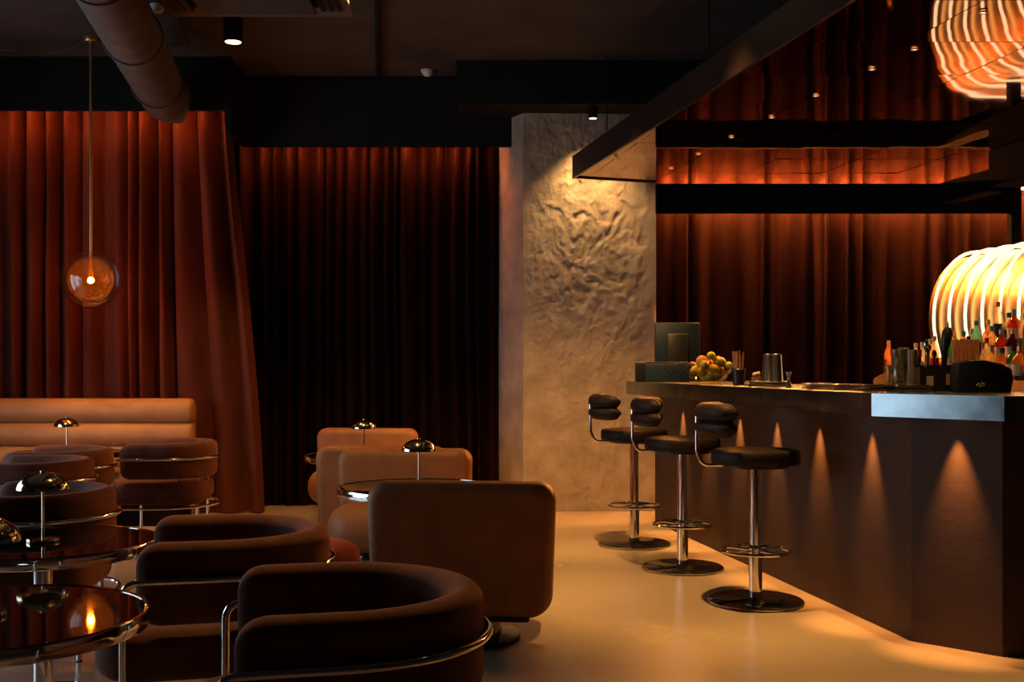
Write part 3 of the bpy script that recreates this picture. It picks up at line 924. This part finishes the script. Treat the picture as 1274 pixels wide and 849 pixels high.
for (sx, sy), lb, rz in stools:
    t = thing('bar_stool', lb, 'bar stool', (sx, sy, 0), R(rz), 'bar stools')
    obj('seat', st_seat, 'stool_leather', t); obj('seat_pan', st_pan, 'black_plastic', t); obj('pole', st_pole, 'chrome', t)
    b_ = obj('base', st_base, 'black_gloss', t); obj('base_rim', st_edge, 'chrome', b_); obj('glide', st_pad, 'black_plastic', b_)
    f_ = obj('foot_ring', st_ring, 'chrome', t)
    for k in range(4): obj('spoke', st_spoke, 'chrome', f_, rz=PI / 4 + k * PI / 2)
    k_ = obj('backrest', st_roll_a, 'stool_leather', t); obj('lower_roll', st_roll_b, 'stool_leather', k_)
    obj('back_tube', st_tube, 'chrome', t)

# ------------------------------------------------------------------ tub chairs
RB, FW, TH = 0.31, 0.23, 0.085
def u_path(rad, fwd, n=24, nf=7):
    pts = []
    for k in range(nf): pts.append(((fwd * (1 - k / nf), -rad), (0, -1)))
    for k in range(n + 1):
        a = R(-90 - 180 * k / n); pts.append(((rad * math.cos(a), rad * math.sin(a)), (math.cos(a), math.sin(a))))
    for k in range(1, nf + 1): pts.append(((fwd * k / nf, rad), (0, 1)))
    return pts
def band_mesh():
    z0, z1, rc_ = .455, .70, .065
    # fine spacing at the ends so that the arm fronts are rounded
    ends = [0, .004, .012, .024, .04, .065]
    path = [((FW - s, -RB), (0, -1)) for s in ends] + [((FW - .065 - (FW - .065) * k / 4, -RB), (0, -1)) for k in range(1, 4)]
    for k in range(27):
        a = R(-90 - 180 * k / 26); path.append(((RB * math.cos(a), RB * math.sin(a)), (math.cos(a), math.sin(a))))
    path += [((x_, RB), (0, 1)) for (x_, _), _ in reversed(path[:9])]
    def sec(i):
        x_ = path[i][0][0]; s = FW - x_
        if s < rc_:
            ins = rc_ - math.sqrt(max(0, rc_ ** 2 - (rc_ - s) ** 2)); w = TH - 2 * min(.034, .034 * (1 - s / rc_) ** 2)
        else: ins, w = 0, TH
        return rrect(w, z0 + ins, z1 - ins, .038)
    return sweep(path, sec)
ch_band = band_mesh()
ch_seat = cushion(-.30, .365, -.305, .305, .275, .435, .15, .055, .012)
RT = RB + TH / 2 + .012
def rail_mesh():
    pts = [Vector((.262, -RT, .50)), Vector((.262, -RT, .592)), Vector((.13, -RT, .592))]
    A = round_path(pts, .055, 7)
    arc = [Vector((RT * math.cos(R(-90 - 180 * k / 30)), RT * math.sin(R(-90 - 180 * k / 30)), .592)) for k in range(31)]
    Bv = [Vector((p.x, -p.y, p.z)) for p in reversed(A)]
    return tube(A + arc + Bv, .0105, 10)
ch_rail = rail_mesh()
ch_leg = cyl(.0105, .004, .502, 10)
ch_rear = cyl(.0105, .004, .470, 10)
ch_foot = cyl(.016, 0, .005, 12)
def low_rail():
    pts = [Vector((.262, -RT, .262)), Vector((.05, -RT, .262))]
    arc = [Vector((RT * math.cos(R(-90 - 180 * k / 30)), RT * math.sin(R(-90 - 180 * k / 30)), .262)) for k in range(31)]
    return tube(pts + arc + [Vector((p.x, -p.y, p.z)) for p in reversed(pts)], .009, 8)
ch_low = low_rail()
ch_cross = tube([(.262, -RT, .262), (.262, RT, .262)], .009, 8)
ch_brace = tube([(-.20, -.29, .262), (-.20, .29, .262)], .009, 8)
ch_stay = tube([(0, 0, .40), (0, 0, .46)], .008, 8)
chairs = [((-0.42, 2.68), 193, 'dark brown velvet tub chair in front of the turned tan slab seat'),
          ((-0.95, 3.66), 193, 'dark brown velvet tub chair beside the rust pouf, chrome rail around its arms'),
          ((-2.06, 4.80), 186, 'brown velvet tub chair just behind the first pair of black tables'),
          ((-2.72, 6.32), 186, 'brown velvet tub chair second in line behind the black tables'),
          ((-2.90, 7.14), 188, 'brown velvet tub chair pulled up to the table by the banquette'),
          ((-2.43, 7.90), 184, 'brown velvet tub chair at the end of the tan banquette by the curtain edge')]
for (x_, y_), rz, lb in chairs:
    t = thing('tub_chair', lb, 'chair', (x_, y_, 0), R(rz), 'velvet tub chairs')
    obj('backrest', ch_band, 'velvet', t); obj('seat', ch_seat, 'velvet', t)
    obj('arm_rail', ch_rail, 'chrome', t); s_ = obj('seat_rail', ch_low, 'chrome', t)
    obj('crossbar', ch_cross, 'chrome', s_); obj('crossbar', ch_brace, 'chrome', s_)
    for sy in (-1, 1):
        l = obj('leg', ch_leg, 'chrome', t, (.262, sy * RT, 0)); obj('glide', ch_foot, 'black_plastic', l)
        a = R(180 + sy * 35)
        l = obj('leg', ch_rear, 'chrome', t, (RB * math.cos(a), RB * math.sin(a), 0)); obj('glide', ch_foot, 'black_plastic', l)
    for a in (120, 180, 240):
        obj('stay', ch_stay, 'chrome', t, (RB * .93 * math.cos(R(a)), RB * .93 * math.sin(R(a)), 0))

# ------------------------------------------------------------------ round tables and lamps
def table_set(rad):
    top = lathe([(0, .560), (rad - .008, .560), (rad - .006, .585), (0, .585)], 64)
    rim = lathe([(rad - .007, .545), (rad + .004, .545), (rad + .006, .55), (rad + .006, .582), (rad + .003, .588), (rad - .007, .5865), (rad - .007, .545)], 64, cap=False)
    return top, rim
T40 = table_set(.40); T42 = table_set(.42)
tb_pole = lathe([(.032, .02), (.032, .53), (.075, .545), (.075, .56)], 28)
tb_base = lathe([(0, 0), (.23, 0), (.235, .006), (.23, .014), (.06, .02), (.034, .028), (0, .028)], 48)
lm_base = lathe([(0, 0), (.056, 0), (.058, .004), (.056, .012), (.02, .014), (0, .014)], 32)
lm_stem = cyl(.0055, .012, .215, 12)
def dome():
    pr = []
    for k in range(11):
        a = R(90 * k / 10); pr.append((.091 * math.cos(a) if k < 10 else 0, .190 + .062 * math.sin(a)))
    inner = [(r_ * .97, z_ - .002) for r_, z_ in pr[:-1]]
    return lathe(inner[::-1] + pr, 40, cap=False)
lm_dome = dome()
lm_fin = lathe([(0, .250), (.010, .251), (.010, .256), (.005, .260), (0, .261)], 14)
tabs = [((-1.70, 4.08), T40, 'round black glass table with chrome rim between two brown tub chairs', 'brass dome lamp on the black table behind another black table'),
        ((-1.345, 2.86), T40, 'round black glass table reflecting the amber pendant', 'brass dome lamp on the black table that reflects the pendant'),
        ((-3.30, 8.34), T40, 'round black glass table in front of the tan banquette', 'brass dome lamp on the table before the tan banquette'),
        ((-0.491, 5.93), T42, 'round black table with chrome rim between two tan slab seats beside the pouf', 'brass dome lamp on the table between tan slab seats by the pouf'),
        ((-1.06, 8.06), T42, 'round black table with chrome rim between tan slab seats by the dark curtain', 'brass dome lamp on the table between tan slab seats by the dark curtain')]
for (x_, y_), (tp, rmh), lb, lb2 in tabs:
    t = thing('round_table', lb, 'table', (x_, y_, 0), 0, 'round black tables')
    obj('tabletop', tp, 'black_glass', t); obj('rim', rmh, 'chrome', t); obj('pole', tb_pole, 'chrome', t); obj('base', tb_base, 'chrome', t)
    l = thing('table_lamp', lb2, 'lamp', (x_, y_, .5855), 0, 'dome table lamps')
    obj('base', lm_base, 'gold_chrome', l); obj('stem', lm_stem, 'gold_chrome', l); s_ = obj('shade', lm_dome, 'gold_chrome', l); obj('finial', lm_fin, 'gold_chrome', s_)

# ------------------------------------------------------------------ tan slab seats
def slab_back():
    # back slab: faces +y in local space; slightly narrower at the foot, soft edges
    bm = bmesh.new(); rings = []
    w, z0, z1, r = .82, .135, .715, .075
    lv = []
    prof = rrect(w, z0, z1, r, 6)
    T = .19; re = .05
    for k in range(6):
        a = R(90 * k / 5); lv.append((re * (1 - math.sin(a)), re * (1 - math.cos(a))))
    lv = lv + [(i_, T - y_) for i_, y_ in reversed(lv)]
    for ins, y_ in lv:
        ring = []
        for x_, z_ in prof:
            f = 1 - ins / (w / 2); g_ = 1 - ins / ((z1 - z0) / 2); zc = (z0 + z1) / 2
            tp = 1 - 0.10 * max(0, (.33 - z_) / .2) ** 2
            ring.append(bm.verts.new((x_ * f * tp, y_ - .19, zc + (z_ - zc) * g_)))
        rings.append(ring)
    m = len(prof)
    for a, b in zip(rings, rings[1:]):
        for k in range(m): q = (k + 1) % m; bm.faces.new((a[k], a[q], b[q], b[k]))
    bm.faces.new(rings[0][::-1]); bm.faces.new(rings[-1])
    return finish(bm, 'slab')
sb = slab_back()
ss = cushion(-.37, .37, -.03, .50, .15, .415, .17, .115, .015)
spl = lathe([(0, 0), (.24, 0), (.245, .01), (.24, .02), (.16, .03), (.15, .15), (0, .15)], 40)
spp = box(-.30, .30, -.17, .30, .118, .150, .01)
seats = [((-.21, 5.02), -5, 'leather', 'tan leather slab seat with its back turned, behind the dark tub chair'),
         ((-.665, 6.83), 174, 'leather', 'tan leather slab seat facing the table beside the rust pouf'),
         ((-.82, 7.24), -6, 'leather', 'tan leather slab seat backed against another, hidden behind its back'),
         ((-1.185, 9.08), 174, 'leather', 'orange tan leather slab seat in front of the dark curtain')]
for (x_, y_), rz, m_, lb in seats:
    t = thing('lounge_seat', lb, 'lounge chair', (x_, y_, 0), R(rz), 'tan leather slab seats')
    obj('backrest', sb, m_, t); obj('seat', ss, m_, t); obj('pedestal', spl, 'black_gloss', t, (0, .06, 0)); obj('seat_plate', spp, 'black_plastic', t)
# pouf
t = thing('pouf', 'low round rust velvet pouf between tub chair and tan slab seat', 'pouf', (-.955, 5.42, 0))
obj('cushion', lathe([(0, .05), (.19, .05), (.22, .08), (.225, .20), (.225, .29), (.21, .345), (.17, .372), (0, .38)], 40), 'rust_velvet', t)
obj('piping', torus(.2255, .005, .27, 48, 8), 'rust_velvet', t); obj('plinth', cyl(.17, 0, .055, 32), 'black_plastic', t)

# ------------------------------------------------------------------ banquette
bx0, bx1 = -4.85, -2.565
bq = thing('banquette', 'long tan leather banquette with horizontal channel rolls under the red curtain', 'banquette', ((bx0 + bx1) / 2, 9.0, 0))
hw = (bx1 - bx0) / 2
def roll_x(r, w, flat=1.0):
    """horizontal padded roll along x with rounded ends"""
    bm = bmesh.new(); rings = []
    xs = [(-w, .0), (-w, .6), (-w + .006, .85), (-w + .02, .96), (-w + .045, 1.0)]
    n = 24
    xs += [(-w + .045 + (2 * w - .09) * k / n, 1.0 + .012 * noise.noise(Vector((k * .9, r * 30, 0)))) for k in range(1, n)]
    xs += [(-x_, f) for x_, f in reversed(xs[:5])]
    for x_, f in xs:
        if f == 0: rings.append([bm.verts.new((x_, 0, 0))]); continue
        rings.append([bm.verts.new((x_, r * .9 * f * math.cos(2 * PI * k / 20), r * flat * f * math.sin(2 * PI * k / 20))) for k in range(20)])
    for a, b in zip(rings, rings[1:]):
        for k in range(20):
            q = (k + 1) % 20
            if len(a) == 1: bm.faces.new((a[0], b[q], b[k]))
            elif len(b) == 1: bm.faces.new((a[k], a[q], b[0]))
            else: bm.faces.new((a[k], a[q], b[q], b[k]))
    return finish(bm, 'roll')
rmesh = roll_x(.103, hw, .97)
for k in range(3):
    obj('back_roll', rmesh, 'leather_pale', bq, (0, 0.08, .862 - k * .187))
obj('back_board', box(-hw + .01, hw - .01, .10, .18, .02, .93, .02), 'leather_pale', bq)
obj('seat', cushion(-hw, hw, -.47, .12, .22, .41, .06, .055, .01), 'leather', bq)
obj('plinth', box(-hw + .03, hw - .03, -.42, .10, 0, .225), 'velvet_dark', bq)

# ------------------------------------------------------------------ pendant lamp
pc = P(113, 348, 8.5)
pt = thing('pendant_lamp', 'amber glass globe pendant on a long brass rod before the red curtain', 'pendant', (pc.x, pc.y, pc.z))
top = CEIL - pc.z
obj('rod', cyl(.011, .02, top - .02, 14), 'satin_brass', pt)
obj('canopy', lathe([(0, top - .03), (.05, top - .03), (.055, top - .022), (.055, top), (0, top)], 28), 'satin_brass', pt)
def sphere_mesh(r, sy=1.0):
    return lathe([(r * math.cos(R(-90 + 7.5 * k)) if 0 < k < 24 else 0, r * math.sin(R(-90 + 7.5 * k))) for k in range(25)], 48)
obj('inner_globe', sphere_mesh(.168), 'amber_glass', pt)
obj('outer_globe', sphere_mesh(.222), 'clear_glass', pt)
obj('socket', cyl(.018, .015, .06, 16), 'satin_brass', pt)
obj('bulb', sphere_mesh(.022), 'bulb', pt, (0, 0, -.006))
# power cable along the ceiling edge
cb = [(-4.6, 8.62, 3.655), (-4.1, 8.60, 3.63), (-3.8, 8.60, 3.64), (-3.55, 8.56, 3.60), (-3.35, 8.52, 3.62), (pc.x - .04, pc.y, 3.685)]
tag(obj('ceiling_cable', tube(round_path(cb, .1, 5), .006, 8), 'black_plastic'), 'thin dark cable strung along the ceiling to the pendant rod', 'cable')

# ------------------------------------------------------------------ ceiling fittings
def duct_mesh(a, b, r, pitch, bump_):
    a, b = Vector(a), Vector(b); L = (b - a).length; n = int(L / pitch) * 4
    pts, rad = [], []
    for k in range(n + 1):
        pts.append(a.lerp(b, k / n)); rad.append(r * (1 - bump_ * (1 if k % 4 == 0 else 0) + .012 * noise.noise(Vector((k * .13, r, 2)))))
    return tube(pts, rad, 32)
da, db = Vector((-1.60, 2.8, 3.28)), Vector((-2.675, 8.68, 3.29))
t = thing('air_duct', 'thick wrapped brown air duct running under the ceiling to the curtain header', 'duct', tuple(db))
obj('duct_body', duct_mesh(da - db, (0, 0, 0), .178, .26, .035), 'duct', t)
obj('end_elbow', tube(round_path([(-.0, -.02, 0), (.02, .06, -.0), (.10, .12, -.01)], .06, 5), [.176] * 3 + [.172] * 4 + [.165], 28), 'duct', t)
for k in range(3):
    p = (da - db) * (.08 + .2 * k)
    obj('strap', torus(.185, .006, 0, 36, 6), 'duct_grey', t, tuple(p), rot=(R(90), 0, R(10)))
    obj('strap_rod', cyl(.004, .18, CEIL - 3.29, 8), 'duct_grey', t, tuple(p))
t = thing('cable_tray', 'flat grey metal tray beside the brown air duct', 'tray', (-2.48, 8.2, 3.58))
obj('tray_base', box(-.115, .115, -4.2, .1, 0, .01), 'duct_grey', t, rz=R(9.7)); obj('tray_side', box(-.12, -.112, -4.2, .1, 0, .06), 'duct_grey', t, rz=R(9.7)); obj('tray_side', box(.112, .12, -4.2, .1, 0, .06), 'duct_grey', t, rz=R(9.7))
for k in (0, 1.5, 3.0): obj('hanger', cyl(.005, .01, CEIL - 3.58, 8), 'duct_grey', t, (k * .171, -k, 0))
p = P(195, 10, 7.3)
t = thing('junction_box', 'small white round junction cap hanging by the air duct', 'junction box', (p.x, p.y, p.z)); obj('cap', lathe([(0, -.03), (.03, -.028), (.045, -.01), (.045, .02), (.02, .03), (0, .03)], 20), 'white_plastic', t); obj('stem', cyl(.008, .028, 3.58 - p.z, 8), 'duct_grey', t)
# ceiling cassette
t = thing('air_conditioner', 'dark taupe ceiling cassette air conditioner with a central grille', 'air conditioner', (-1.60, 6.66, 3.47))
hw2 = .585
for a in ((-hw2, hw2, .40, hw2, 0, .03), (-hw2, hw2, -hw2, -.40, 0, .03), (-hw2, -.40, -.40, .40, 0, .03), (.40, hw2, -.40, .40, 0, .03)):
    obj('frame', box(*a, .006), 'ac_plastic', t)
obj('grille', box(-.36, .36, -.40, .55 - .03, -.012, .02, .015), 'duct_grey', t, (0, -.0, 0))
for sx in (-1, 1):
    for k in range(3):
        obj('louvre', box(sx * (.415 + .05 * k) - .014, sx * (.415 + .05 * k) + .014, -.36, .44, -.012, .004), 'black_plastic', t)
obj('casing', box(-.50, .50, -.50, .50, .03, CEIL - 3.47), 'black', t)
# ceiling spotlights (black cylinders)
sp_body = cyl(.068, .02, .18, 28, .004); sp_lens = cyl(.056, .014, .021, 24); sp_ring = torus(.062, .006, .02, 28, 6)
def ceiling_spot(x_, y_, lab, target, power, col, angle, blend=.6, ztop=CEIL, s=1.0):
    z_ = ztop - .18 * s
    t = thing('ceiling_spotlight', lab, 'spotlight', (x_, y_, z_), 0, 'black cylinder spotlights')
    obj('body', sp_body, 'black', t, scale=(s, s, s)); obj('lens', sp_lens, 'lens_warm', t, scale=(s, s, s)); obj('ring', sp_ring, 'black', t, scale=(s, s, s))
    if power: spot_light('spot', (x_, y_, z_ + .008), target, power, col, .03, angle, blend, t)
ceiling_spot(-1.99, 8.03, 'black cylinder spotlight on the ceiling near the cassette air conditioner', (-2.1, 8.3, 0), 160, WARM, 75)
ceiling_spot(.664, 9.23, 'small black cylinder spotlight over the plaster column', (.70, 9.42, 0), 230, (1.0, .58, .20), 100, .9, 3.345, .55)
spots = [((.35, 6.9), (.45, 8.7), 600, 58, 'black cylinder spotlight above the floor between bar stools and tan seats'),
         ((.80, 5.6), (1.0, 6.1), 560, 56, 'black cylinder spotlight above the floor beside the bar stools'),
         ((1.30, 3.7), (1.55, 4.2), 440, 46, 'black cylinder spotlight above the open floor in front of the bar'),
         ((-.75, 5.7), (-.75, 6.5), 170, 58, 'black cylinder spotlight above the table between tan slab seats'),
         ((-1.0, 6.95), (-1.2, 8.9), 300, 50, 'black cylinder spotlight above the slab seat by the dark curtain'),
         ((-3.2, 6.95), (-3.4, 8.6), 300, 44, 'black cylinder spotlight above the tan banquette'),
         ((-2.0, 5.2), (-2.3, 5.3), 170, 60, 'black cylinder spotlight above the tub chairs in line'),
         ((-.85, 4.5), (-.7, 2.9), 220, 56, 'black cylinder spotlight added out of view to light the dark tub chairs')]  # last lamp is added out of view to light the tub chairs
for (x_, y_), (tx, ty), pw, an, lb in spots:
    ceiling_spot(x_, y_, lb, (tx, ty, 0), pw, WARM, an, .8)
# smoke detector
t = thing('smoke_detector', 'white round smoke detector on the dark ceiling', 'detector', (-.71, 9.42, CEIL))
obj('base', lathe([(0, -.02), (.05, -.02), (.052, -.01), (.052, 0), (0, 0)], 28), 'white_plastic', t); obj('dome', lathe([(0, -.052), (.02, -.050), (.036, -.04), (.042, -.02), (0, -.02)], 28), 'white_plastic', t)
# conduit
tag(obj('conduit', tube([(-.55, 4.5, CEIL - .02), (-1.13, 9.55, CEIL - .02)], .022, 10), 'black'), 'dark conduit pipe running across the ceiling', 'conduit')
